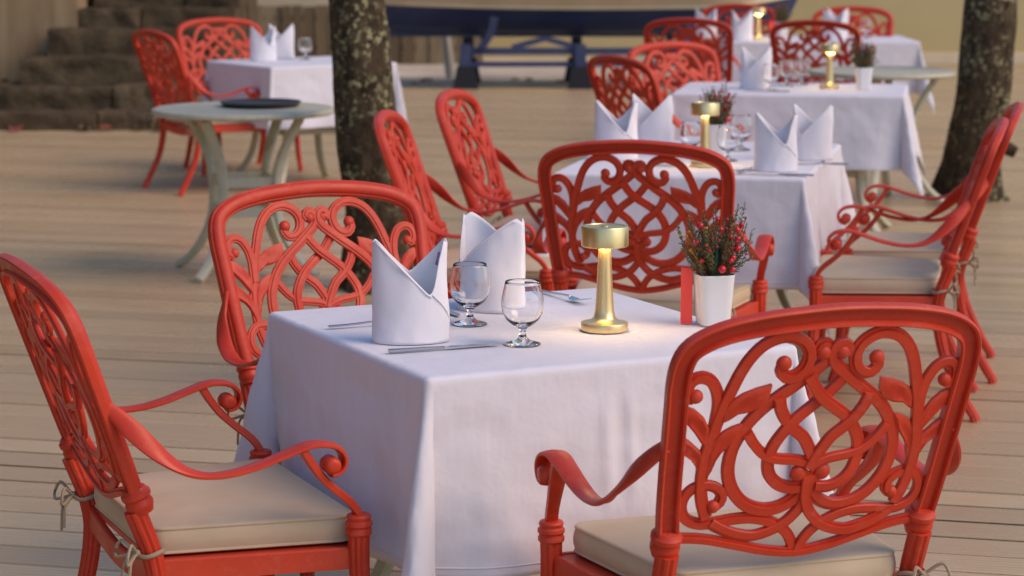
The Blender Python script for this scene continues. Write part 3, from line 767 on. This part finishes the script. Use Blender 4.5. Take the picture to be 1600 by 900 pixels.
def make_bouquet():
    rnd = random.Random(21)
    r = empty('bouquet'); tag(r, 'x', 'bouquet', 'berry and heather bouquets')
    f = MB(); st = MB(); tips = []
    def stem(base, tip, bend):
        b_, t_ = Vector(base), Vector(tip)
        mid = b_.lerp(t_, .5) + Vector(bend)
        return cat([b_, mid, t_], .008)
    def needle(p, d, L, w):
        d = d.normalized(); s = d.cross(Vector((rnd.uniform(-1,1), rnd.uniform(-1,1), rnd.uniform(-1,1)))).normalized()
        up = d.cross(s)*w*.3
        f.add([p, p+d*L*.5+s*w+up, p+d*L, p+d*L*.5-s*w+up], [(0,1,2,3)])
    specs = []
    for i in range(84):
        a = rnd.uniform(0, 2*PI); spread = rnd.uniform(.012, .082) ; h = rnd.uniform(.045, .125) - spread*.25
        specs.append((a, spread, h))
    # tall sprays the photo shows: right outward, middle, left
    specs += [(.05,.060,.135), (.25,.050,.128), (1.4,.012,.128), (1.7,.02,.125), (3.0,.075,.098), (3.2,.070,.080), (2.8,.055,.120), (3.3,.045,.112), (.0,.070,.060), (.1,.075,.030), (6.1,.066,.050)]
    for (a, spread, h) in specs:
        base = (rnd.uniform(-.016,.016), rnd.uniform(-.016,.016), -.03)
        tip = (spread*math.cos(a), spread*math.sin(a)*.8, h)
        P = stem(base, tip, (rnd.uniform(-.008,.008)+.006*math.cos(a), rnd.uniform(-.008,.008), rnd.uniform(0,.012)))
        st.tube(P, .0007, 4, caps=False); tips.append(P[-1])
        den = rnd.choice((3, 3, 4, 5)); Ln = rnd.uniform(.007, .0155)
        for i in range(3, len(P)):
            if P[i].z < .004: continue
            T = (P[i]-P[i-1]).normalized()
            for k in range(den):
                q = Vector((rnd.uniform(-1,1), rnd.uniform(-1,1), rnd.uniform(-1,1))); q = (q - T*q.dot(T)).normalized()
                needle(P[i] + T*rnd.uniform(-.004,.004), T*.8 + q, Ln*rnd.uniform(.7,1.15)*(1-.35*i/len(P)), .0014)
    st.build('stems', M['stalk'], r, 0); f.build('foliage', M['leaf'], r, 0, smooth=False)
    bd = MB()
    for i in range(64):
        p = tips[rnd.randrange(len(tips))] + Vector((rnd.uniform(-.008,.008), rnd.uniform(-.008,.008), rnd.uniform(-.035,.0)))
        if p.z < .03 or math.hypot(p.x, p.y) > .066: continue
        bd.ball(p, rnd.uniform(.0020, .0036), None, 6, 4)
    bo = bd.build('buds', M['bud'], r, 0); bo['kind'] = 'stuff'
    # berries as placed in the photo (x across, z up)
    for (x, y, z, q) in [(-.0295,-.014,.0985,.0062),(.0425,-.012,.090,.0064),(.0290,-.016,.077,.0058),(.0440,-.018,.072,.0066),(.0225,-.020,.050,.0062),(.0335,-.010,.054,.0060),(.0440,-.016,.054,.0068),(.0345,-.022,.036,.0060),(.0305,-.026,.031,.0050),(.0130,-.030,.0145,.0074),(.0335,-.026,.013,.0056),(-.0060,-.006,.070,.005),(-.020,.015,.085,.005),(-.036,-.018,.066,.0048),(-.012,-.024,.050,.0046),(.010,-.022,.092,.0052),(.052,-.010,.100,.0050),(-.026,-.024,.030,.0044),(.004,-.016,.112,.0042)]:
        b = MB(); y -= .008; q *= 1.1; b.ball((x, y, z), q, None, 14, 10); b.ball((x, y-.0, z+q), .0011, None, 6, 4); b.tube([(x, y, z-q*.3), (x*.6, y*.5, z-.02), (x*.3, 0, -.01)], .0006, 4); b.build('berry', M['berry'], r, 0)
    for (x, y, z) in [(-.0655,-.006,.077),(-.056,-.010,.0755),(-.050,-.004,.083),(-.047,-.016,.049),(-.044,-.012,.044),(-.0165,-.018,.093)]:
        b = MB()
        for k in range(7):
            d = Vector((rnd.uniform(-1,1), rnd.uniform(-1,1), rnd.uniform(-.4,1))).normalized()
            b.ball(Vector((x,y,z))+d*.0022, .0019, None, 6, 4)
        b.tube([(x, y, z), (x*.6, y*.5, z-.025), (x*.3, 0, -.01)], .0006, 4)
        b.build('yellow_flower', M['yellow'], r, 0)
    b = MB(); P = cat([(.004,-.020,-.02),(.002,-.026,.02),(.004,-.022,.048),(.008,-.014,.075)], .008)
    b.sweep(P, [(-.5,-.2),(0,.1),(.5,-.2),(0,-.1)], (0,-1,.2), [(.018*math.sin(PI*min(.98, .35+.63*i/(len(P)-1))), .003) for i in range(len(P))])
    b.build('broad_leaf', M['broad'], r, 0)
    b = MB(); b.lathe([(0,-.013),(.030,-.013),(.030,-.011),(0,-.010)], 20); b.build('filling', M['soil'], r, 0)
    return r
vase0 = make_vase(); bq0 = make_bouquet()
VS = [(.398, 4.735, .20, 'white square vase of red berries beside the large brass lamp', 'bouquet of red berries and heather in the vase nearest the viewer', 1.0),
 (.690, 8.22, .0, 'white square vase behind the brass lamp of the second table', 'dark heather bouquet right behind the brass lamp of the second table', 1.0),
 (1.640, 11.33, .1, 'white square vase at the right side of the third table', 'sparse red flecked bouquet on the third table, before the round side table', 1.0),
 (1.80, 16.25, .3, 'far white vase at the farthest table, hidden by a chair back', 'far bouquet rising over a chair top against the olive wall', 1.0)]
for i, (x, y, rz, l1, l2, s) in enumerate(VS):
    o = vase0 if i == 0 else copy_tree(vase0); place(o, (x, y, .7465), rz, l1)
    o = bq0 if i == 0 else copy_tree(bq0); place(o, (x, y, .7465+.1005), rz*0 + (0, .8, 2.3, 4.)[i], l2)
# red cards
def card(x, y, rz, lab, w=.023, h=.112, first=[None]):
    if first[0] is None:
        b = MB(); b.sweep([(-w/2,0,0),(w/2,0,0)], [(-.0005,0),(.0005,0),(.0005,h),(-.0005,h)], (0,0,1)); b.sweep([(-w/2,.001,.002),(-w/2+.001,.028,.0)], [(-.0005,0),(.0005,0),(.0005,h*.98),(-.0005,h*.98)], (0,0,1))
        first[0] = b.build('table_card', M['card'], None, 30, smooth=False); o = first[0]
    else: o = copy_tree(first[0])
    tag(o, lab, 'card', 'red table cards'); o.location = (x, y, .7468); o.rotation_euler = (0, 0, rz)
card(.345, 4.735, -.10, 'narrow red card standing left of the nearest white vase')
card(1.72, 16.15, .1, 'far red card beside the bouquet of the farthest table')

# second table settings
wineglass(.600, 8.13, 'wine glass left of the brass lamp on the second table', .95)
wineglass(.712, 7.98, 'wine glass just right of the brass lamp on the second table', .95)
wineglass(.790, 8.36, 'wine glass on the second table between lamp and right napkins')
napkin('a', .345, 8.03, -.2, 'white napkin on the second table, leftmost of all there, seen over the chair top')
napkin('c', .480, 8.33, -.2, 'white napkin on the second table, just left of the wine glasses and lamp')
napkin('a', .835, 7.66, -.25, 'white napkin at the right front of the second table, beside a dark knife', .94)
napkin('c', .995, 8.02, -.25, 'white napkin behind the right front one of the second table', .94)
cutlery('f', .735, 7.63, -1.9, 'steel fork left of the right front napkin of the second table')
cutlery('k', .830, 7.52, 2.85, 'steel knife in front of the right front napkin of the second table')
cutlery('k', .985, 7.86, 2.85, 'steel knife in front of the rear right napkin of the second table')
cutlery('k', .45, 7.80, 2.9, 'steel knife on the second table seen through the turned chair back')
# third table
napkin('c', 1.145, 11.40, -.1, 'single white napkin on the third table')
wineglass(1.20, 11.28, 'wine glass just right of the single napkin on the third table')
wineglass(1.31, 11.58, 'left glass of the pair beside the third table lamp')
wineglass(1.39, 11.66, 'right glass of the pair, next to the third table lamp')
cutlery('k', 1.17, 11.18, 2.85, 'steel knife in front of the single napkin on the third table')
# farthest table
napkin('a', 1.285, 16.15, .1, 'white napkin seen over the left turned chair at the farthest table')
napkin('c', 1.50, 15.88, .2, 'white napkin seen through the left turned chair at the farthest table')
napkin('c', 2.17, 16.25, -.1, 'white napkin seen over the right turned chair at the farthest table')
napkin('a', 2.10, 15.90, -.1, 'white napkin seen through the right turned chair at the farthest table')
wineglass(1.50, 16.12, 'glass left of the tiny lamp on the farthest table')
wineglass(2.34, 16.10, 'glass at the right end of the farthest table')
# left back table
napkin('a', -1.385, 13.55, .15, 'front white napkin on the table behind the left tree trunk')
napkin('c', -1.31, 13.83, .1, 'taller looking rear napkin on the table behind the left tree trunk')
wineglass(-1.165, 13.72, 'wine glass right of the napkins on the table behind the left tree trunk')
for o in bpy.data.objects:                # everything laid out on the cloths
    if o.parent is None and o.get('category') in ('napkin', 'glass', 'knife', 'fork', 'lamp', 'vase', 'bouquet', 'card'):
        l = o.location; o.location = (l.x*KT, l.y*KT, .745*ZT + (l.z - .745)*KT); o.scale = [q*KT for q in o.scale]

# ------------------------------------------------------------------ trees
def make_trunk(loc, path, lab, seed, stub=None):
    root = empty('tree', loc); tag(root, lab, 'tree', None)
    b = MB(); P = cat([p[0] for p in path], .035); n = 34; N_ = len(P)
    Rs = cat([(p[1], 0, 0) for p in path], 99)
    # radius by height interpolation
    zs = [p[0][2] for p in path]; rs = [p[1] for p in path]
    def rad(z):
        for i in range(len(zs)-1):
            if zs[i] <= z <= zs[i+1]: return rs[i] + (rs[i+1]-rs[i])*(z-zs[i])/(zs[i+1]-zs[i])
        return rs[-1]
    vs = []
    for i, p in enumerate(P):
        for k in range(n):
            a = 2*PI*k/n; q = rad(p.z)
            nz = noise.fractal(Vector((math.cos(a)*2.2+seed, math.sin(a)*2.2, p.z*2.2)), 1, 2, 3)
            fl = 1 + .35*math.exp(-p.z/.10)*(.5+.5*math.sin(a*4+seed))
            knob = noise.noise(Vector((math.cos(a)*5+seed, math.sin(a)*5, p.z*9)))
            q *= (1 + .09*nz + .045*knob)*fl
            vs.append((p.x+q*math.cos(a), p.y+q*math.sin(a), p.z))
    fs = [(i*n+k, i*n+(k+1) % n, (i+1)*n+(k+1) % n, (i+1)*n+k) for i in range(N_-1) for k in range(n)]
    fs.append(tuple(range((N_-1)*n, N_*n)))
    b.add(vs, fs); b.build('trunk', M['bark'], root, 0)
    if stub:
        q = cat(stub[0], .02); s = MB(); s.tube(q, [stub[1][0]+(stub[1][1]-stub[1][0])*i/(len(q)-1) for i in range(len(q))], 10); s.build('branch_stub', M['bark'], root, 0)
    return root
make_trunk((-.560, 10.10, 0), [((0,0,-.02),.165),((.0,0,.12),.15),((-.005,0,.32),.138),((-.042,0,.67),.130),((-.082,0,1.2),.113),((-.12,.02,2.0),.105),((-.20,.05,3.2),.095)], 'tree trunk with pale green lichen left of centre, among the chairs', 3.1)
make_trunk((2.515, 13.30, 0), [((0,0,-.02),.175),((.005,0,.15),.160),((.065,0,.57),.150),((.096,0,1.10),.143),((.13,0,1.9),.135),((.2,.05,3.2),.12)], 'dark tree trunk at the right edge behind the side-on chairs', 8.4,
    ([(.10,-.06,.33),(.17,-.09,.30),(.235,-.10,.27)], [.05,.032]))

# ------------------------------------------------------------------ setting
def deck():
    rnd = random.Random(4)
    b = MB(); W, y = 0, -6.0
    ca, sa = math.cos(AD), math.sin(AD)
    cuts = {}
    while y < 34:
        w = .149; g = rnd.choice((.009,.011,.013,.016,.021))
        x = -16 + rnd.uniform(-2, 0)
        while x < 16:
            L = 60; x1 = x + L - .004
            dz = rnd.uniform(-.0012, .0012); c = .003
            prof = [(y, -.03), (y, -c+dz), (y+c, dz), (y+w-c, dz), (y+w, -c+dz), (y+w, -.03)]
            vs = [(x*ca - py*sa, x*sa + py*ca, pz) for (py, pz) in prof] + [(x1*ca - py*sa, x1*sa + py*ca, pz) for (py, pz) in prof]
            b.add(vs, [(i, i+1, i+7, i+6) for i in range(5)] + [(0,1,2,3,4,5), (11,10,9,8,7,6)])
            x += L
        y += w + g
    o = b.build('deck', M['deck'], None, 0, smooth=False)
    bm = bmesh.new(); bm.from_mesh(o.data)
    def cut(bm_, co, no): bmesh.ops.bisect_plane(bm_, geom=bm_.verts[:]+bm_.edges[:]+bm_.faces[:], plane_co=co, plane_no=no, clear_outer=True)
    cut(bm, (0, 25.9, 0), (0, 1, 0)); cut(bm, (0, 0.3, 0), (0,-1,0)); cut(bm, (9,0,0), (1,0,0)); cut(bm, (-9,0,0), (-1,0,0))
    # notch behind the boat: sand instead of boards
    dele = []
    bmesh.ops.bisect_plane(bm, geom=bm.verts[:]+bm.edges[:]+bm.faces[:], plane_co=(2.9,0,0), plane_no=(1,0,0))
    bmesh.ops.bisect_plane(bm, geom=bm.verts[:]+bm.edges[:]+bm.faces[:], plane_co=(0,22.06,0), plane_no=(0,1,0))
    dele = [f for f in bm.faces if f.calc_center_median().y > 22.06 and f.calc_center_median().x < 2.9]
    bmesh.ops.delete(bm, geom=dele, context='FACES')
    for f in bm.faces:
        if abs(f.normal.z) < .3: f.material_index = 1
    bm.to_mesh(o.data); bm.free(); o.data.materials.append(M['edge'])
    tag(o, 'deck of long painted beige boards', 'deck', None, 'structure')
    u = MB(); u.box((-9,.3,-.09), (9,21.98,-.035)); u.box((2.95,21.98,-.09), (9,25.8,-.035))
    q = u.build('deck_underside', M['rubber'], None, 0, smooth=False); q.parent = o
deck()
b = MB(); R = 400
b.add([(-R,-R,-.10),(R,-R,-.10),(R,R,-.10),(-R,R,-.10)], [(0,1,2,3)])
g = b.build('ground', M['sand'], None, 0, smooth=False); tag(g, 'pale sandy ground', 'ground', None, 'structure')
# sand strip behind the deck is banked up level with the boards
b = MB(); nx, ny = 60, 26; vs = []
for j in range(ny+1):
    for i in range(nx+1):
        x = -9 + 12*i/nx; y = 22.09 + 6*j/ny
        vs.append((x, y, -.03 + .025*noise.noise(Vector((x*1.5, y*1.5, 0))) + .012*noise.noise(Vector((x*6, y*6, 2)))))
b.add(vs, [(j*(nx+1)+i, j*(nx+1)+i+1, (j+1)*(nx+1)+i+1, (j+1)*(nx+1)+i) for j in range(ny) for i in range(nx)])
g = b.build('sand', M['sand'], None, 0); tag(g, 'strip of pale sand under the boat', 'sand', None, 'structure')

# stone steps
root = empty('stone_steps', (0,0,0)); tag(root, 'dark mossy flight of rough stone steps at the upper left', 'steps')
rnd = random.Random(9)
tops = [(17.70,.135),(18.05,.315),(18.40,.500),(18.75,.690),(19.10,.855),(19.45,1.04),(19.8,1.22)]
lefts = [-6.5,-6.5,-3.72,-3.58,-3.45,-3.35,-3.3]
for i, ((y, z), xl) in enumerate(zip(tops, lefts)):
    b = MB(); x = xl; z0 = tops[i-1][1] - .03 if i else -.06
    while x < -2.22:
        w = rnd.uniform(.42, 1.05); x1 = min(x+w, -2.16)
        jit = lambda s=.014: rnd.uniform(-s, s)
        # one roughly dressed block, subdivided and roughened
        nx, nz, nyb = 16, 6, 4; oy = jit(.03); oz = jit(.02)
        vs = []; fs = []
        def P(u, v, q):
            X = x+.004+(x1-x-.008)*u; Z = z0+.004+(z+oz-z0-.008)*v; Y = y+oy+.55*q
            d = noise.fractal(Vector((X*5, Y*5, Z*6)), 1, 2, 4)*.034
            edge = min(u, 1-u, 1-v if q < 1 else 1)
            rr = .010*max(0, 1-edge/.08)
            return (X + (rr if u < .5 else -rr)*(1-q)*.4, Y + d*(1-q) + rr*(1-q), Z + d*.5*v - rr*.5*v)
        for jv in range(nz+1):
            for iu in range(nx+1): vs.append(P(iu/nx, jv/nz, 0))
        for q in range(1, nyb+1):
            for iu in range(nx+1): vs.append(P(iu/nx, 1, q/nyb))
        rows = nz+1+nyb
        fs = [(r*(nx+1)+k, r*(nx+1)+k+1, (r+1)*(nx+1)+k+1, (r+1)*(nx+1)+k) for r in range(rows-1) for k in range(nx)]
        for k in (0, nx):   # side walls
            o_ = len(vs); vs.append(P(k/nx, 0, 1))
            for r in range(rows-1): fs.append((r*(nx+1)+k, (r+1)*(nx+1)+k, o_))
        b.add(vs, fs); x = x1
    b.box((xl+.01, y+.08, -.05), (-2.2, y+.5, z-.06))
    b.build('step', M['stone'], root, 50)
b = MB(); b.box((-9, 19.05, -.1), (-3.40, 19.9, 2.2)); b.build('tan_wall', M['tanwall'], None); o = bpy.data.objects['tan_wall']; tag(o, 'tan rendered wall left of the stone steps', 'wall')
b = MB(); b.box((-12, 20.2, -.1), (-2.18, 20.9, 5)); o = b.build('stone_wall', M['stone'], None); tag(o, 'dark stone wall at the head of the steps', 'wall')
# added bank out of view on the left: blocks low skylight, bounces brown
b = MB(); vs = []; nx, ny = 10, 40
for j in range(ny+1):
    for i in range(nx+1):
        y = -6 + 32*j/ny; u = i/nx; x = -6.7 - 7*u; z = -.1 + 9*(1-(1-u)**2.2)
        q = noise.fractal(Vector((x*.5, y*.5, z*.5)), 1, 2, 4)
        vs.append((x - .5*abs(q)*min(1, u*6), y, z + .5*q*min(1, u*6)))
b.add(vs, [(j*(nx+1)+i, j*(nx+1)+i+1, (j+1)*(nx+1)+i+1, (j+1)*(nx+1)+i) for j in range(ny) for i in range(nx)])
o = b.build('skylight_blocker', M['bank'], None, 0); tag(o, 'added out-of-view earth bank blocking skylight left of the deck', 'skylight_blocker', None, 'structure')
# plank fence behind the boat
b = MB(); x = -3.3; rnd = random.Random(3)
while x < -.45:
    w = rnd.uniform(.07, .17); d = rnd.uniform(-.02, .02)
    b.box((x, 26.3+d, -.08), (x+w-.008, 26.33+d, 1*.585+rnd.uniform(-.012,.012))); x += w
b.box((-3.3, 26.36, .1), (-.45, 26.40, .17)); b.box((-3.3, 26.36, .42), (-.45, 26.40, .49))
o = b.build('plank_fence', M['fence'], None, 0, smooth=False); tag(o, 'low weathered upright plank fence behind the left end of the boat', 'fence')
b = MB(); b.box((-3.4, 26.6, -.1), (-.3, 26.85, 1.5)); o = b.build('low_wall', M['cream'], None); tag(o, 'low cream wall above the plank fence, left of the boat', 'wall')
b = MB(); b.box((-3.0, 27.5, -.1), (16, 27.8, 6.5)); o = b.build('plaster_wall', M['plaster'], None); tag(o, 'plain olive beige plaster wall across the back right', 'wall')
b = MB(); b.box((2.4, 27.0, -.1), (14, 27.497, .03)); o = b.build('wall_plinth', M['cream'], bpy.data.objects['plaster_wall'])

# boat on its cradle
root = empty('boat', (.66, 22.75, 0)); tag(root, 'navy blue boat with a cream sheer band, resting on a low cradle', 'boat')
def hull_pt(s, t):
    """s along -1..1 (stern left, bow right), t 0 keel .. 1 rail"""
    L = 2.0
    bow = max(0, (s-.55)/.45); st = max(0, (-s-.8)/.2)
    half = .74*(1 - bow**2.2)*(1 - .12*st)
    sheer = .93 + .06*s*s + .05*bow
    keel = .47 + .05*max(0, -s)**2 + .12*bow**2
    z = keel + (sheer-keel)*t
    flare = min(1, (t*1.0+.02)**.42) 
    x = s*L + bow*.22*(t-.4)
    return x, half*flare, z
b = MB(); ns, nt = 48, 14
def shell(t0, t1, off=0):
    vs = []; fs = []
    for side in (-1, 1):
        o_ = len(vs)
        for i in range(ns+1):
            for j in range(nt+1):
                x, w, z = hull_pt(-1+2*i/ns, t0+(t1-t0)*j/nt); vs.append((x, side*(w+off), z))
        for i in range(ns):
            for j in range(nt): fs.append((o_+i*(nt+1)+j, o_+i*(nt+1)+j+1, o_+(i+1)*(nt+1)+j+1, o_+(i+1)*(nt+1)+j))
    # transom
    k = (ns+1)*(nt+1)
    for j in range(nt): fs.append((j, j+1, k+j+1, k+j))
    return vs, fs
vs, fs = shell(0, .56); b.add(vs, fs); b.build('hull', M['navy'], root, 50)
b = MB(); vs, fs = shell(.54, 1.0, .012); b.add(vs, fs)
for side in (-1, 1):
    b.tube([(hull_pt(-1+2*i/ns, .545)[0], side*(hull_pt(-1+2*i/ns, .545)[1]+.016), hull_pt(-1+2*i/ns, .545)[2]) for i in range(ns+1)], .018, 8)
    b.tube([(hull_pt(-1+2*i/ns, 1)[0], side*(hull_pt(-1+2*i/ns, 1)[1]+.01), hull_pt(-1+2*i/ns, 1)[2]) for i in range(ns+1)], .03, 8)
b.build('sheer_band', M['cream'], root, 50)
b = MB(); vs = []
for i in range(ns+1):
    x, w, z = hull_pt(-1+2*i/ns, .9)
    vs += [(x, -w, z), (x, w, z)]
b.add(vs, [(2*i, 2*i+1, 2*i+3, 2*i+2) for i in range(ns)]); b.build('boat_deck', M['cream'], root, 0)
b = MB(); b.box((-1.8,-.03,.435), (1.5,.03,.50)); b.build('keel', M['navy'], root)
root = empty('boat_cradle', (0, 22.0, 0)); tag(root, 'dark blue timber cradle with black feet under the boat', 'cradle')
for y in (.05,):
    for z0, z1 in ((.305,.365),(.195,.240)):
        b = MB(); b.box((-.46, y, z0), (2.35, y+.07, z1)); b.build('beam', M['cradle'], root)
for x in (-.42, .62, 1.75):
    for y in (-.02, 1.33):
        b = MB()
        b.add([(x-.12,y-.05,-.03),(x+.12,y-.05,-.03),(x+.12,y+.17,-.03),(x-.12,y+.17,-.03),(x-.08,y-.02,.20),(x+.08,y-.02,.20),(x+.08,y+.14,.20),(x-.08,y+.14,.20)], [(0,3,2,1),(4,5,6,7),(0,1,5,4),(1,2,6,5),(2,3,7,6),(3,0,4,7)])
        b.build('foot', M['rubber'], root)
        b = MB(); b.box((x-.05, y+.012, .20), (x+.05, y+.118, .40)); b.build('post', M['cradle'], root)
for x in (-.28, 1.50):
    for y in (.02, 1.40):
        b = MB(); yy = .02 if y < 1 else 1.40
        b.sweep([(x, yy, .36), (x+.10, yy-.03 if y < 1 else yy+.03, .52), (x+.12, yy-.05 if y < 1 else yy+.05, .64)], [(-.035,-.02),(.035,-.02),(.035,.02),(-.035,.02)], (0,1,0)); b.build('bracket', M['cradle'], root)
for x in (-.42, .62, 1.75):
    b = MB(); b.box((x-.03, .12, .202), (x+.03, 1.34, .238)); b.build('cross_member', M['cradle'], root)
for x in (.30,):
    b = MB(); b.sweep([(x-.30, .085, .367), (x, .085, .45), (x+.30, .085, .367)], [(-.025,-.03),(.025,-.03),(.025,.03),(-.025,.03)], (0,1,0)); b.build('bolster', M['cradle'], root)
b = MB(); b.tube([(-.60, 23.9, -.05), (-.66, 23.9, .45), (-.70,23.9,.62)], .05, 10); o = b.build('white_post', M['whitepost'], None); tag(o, 'short pale post leaning under the left part of the boat', 'post')
# fallen leaves on the sand and by the steps
rnd = random.Random(12)
LV = [(-.80,22.9,'r'),(-.88,22.5,'b'),(.03,23.0,'r'),(.16,23.0,'b'),(.45,22.6,'r'),(.60,22.35,'b'),(-2.95,17.6,'r'),(-2.55,17.55,'r'),(-3.1,17.58,'b'),(-2.7,17.6,'b'),(-3.6,17.55,'r'),(1.05,22.5,'r')]
for i, (x, y, k) in enumerate(LV):
    b = MB(); n = 10; s = rnd.uniform(.05, .085)
    vs = [(0,0,.03)] + [(s*math.cos(2*PI*j/n)*(1.3 if j % 5 == 0 else .7+.2*rnd.random()), s*math.sin(2*PI*j/n)*(.6+.2*rnd.random()), .012+.04*rnd.random()) for j in range(n)]
    b.add(vs, [(0, 1+j, 1+(j+1) % n) for j in range(n)])
    o = b.build('fallen_leaf', M['redleaf' if k == 'r' else 'brownleaf'], None, 0); o.location = (x, y, .0 if y < 22 else -.01); o.rotation_euler.z = rnd.uniform(0, 6)
    where = 'at the foot of the stone steps' if y < 22 else 'on the sand under the boat'
    tag(o, ('curled red fallen leaf ' if k == 'r' else 'curled brown fallen leaf ') + where, 'leaf', ('red' if k == 'r' else 'brown') + ' fallen leaves ' + where)

# ------------------------------------------------------------------ light, sky, camera
SUN_EL, SUN_AZ = math.radians(42), math.radians(113)     # azimuth clockwise from +Y (view direction)
w = bpy.data.worlds.new('World'); sc.world = w; w.use_nodes = True
nt = w.node_tree; bg = nt.nodes['Background']
sky = nt.nodes.new('ShaderNodeTexSky'); sky.sky_type = 'NISHITA'; sky.sun_disc = False
sky.sun_elevation = SUN_EL; sky.sun_rotation = SUN_AZ; sky.altitude = 0; sky.air_density = 1.3; sky.dust_density = .6; sky.ozone_density = 5.0
nt.links.new(sky.outputs['Color'], bg.inputs['Color']); bg.inputs['Strength'].default_value = .12
L = bpy.data.lights.new('sun', 'SUN'); L.energy = 1.6; L.angle = math.radians(40); L.color = (1,.68,.42)
so = bpy.data.objects.new('sun', L); COL.objects.link(so)
d = Vector((math.sin(SUN_AZ)*math.cos(SUN_EL), math.cos(SUN_AZ)*math.cos(SUN_EL), math.sin(SUN_EL)))
so.rotation_euler = (-d).to_track_quat('-Z', 'Y').to_euler(); so.location = (0, 0, 8)

cam = bpy.data.cameras.new('camera'); co = bpy.data.objects.new('camera', cam); COL.objects.link(co)
co.location = (0, 0, 1.544); co.rotation_euler = (PI/2 - .152, 0, 0)
cam.sensor_width = 36; cam.lens = 36*3790/1600; cam.clip_end = 2000; cam.clip_start = .1
cam.dof.use_dof = True; cam.dof.focus_distance = 4.75; cam.dof.aperture_fstop = 6.0; cam.dof.aperture_blades = 9
sc.camera = co
sc.view_settings.view_transform = 'Standard'; sc.view_settings.look = 'None'; sc.view_settings.exposure = .5; sc.view_settings.gamma = 1
sc.render.engine = 'CYCLES'
sc.cycles.max_bounces = 10; sc.cycles.transmission_bounces = 8; sc.cycles.caustics_reflective = False; sc.cycles.caustics_refractive = False
sc.cycles.use_denoising = True; sc.cycles.sample_clamp_indirect = 6
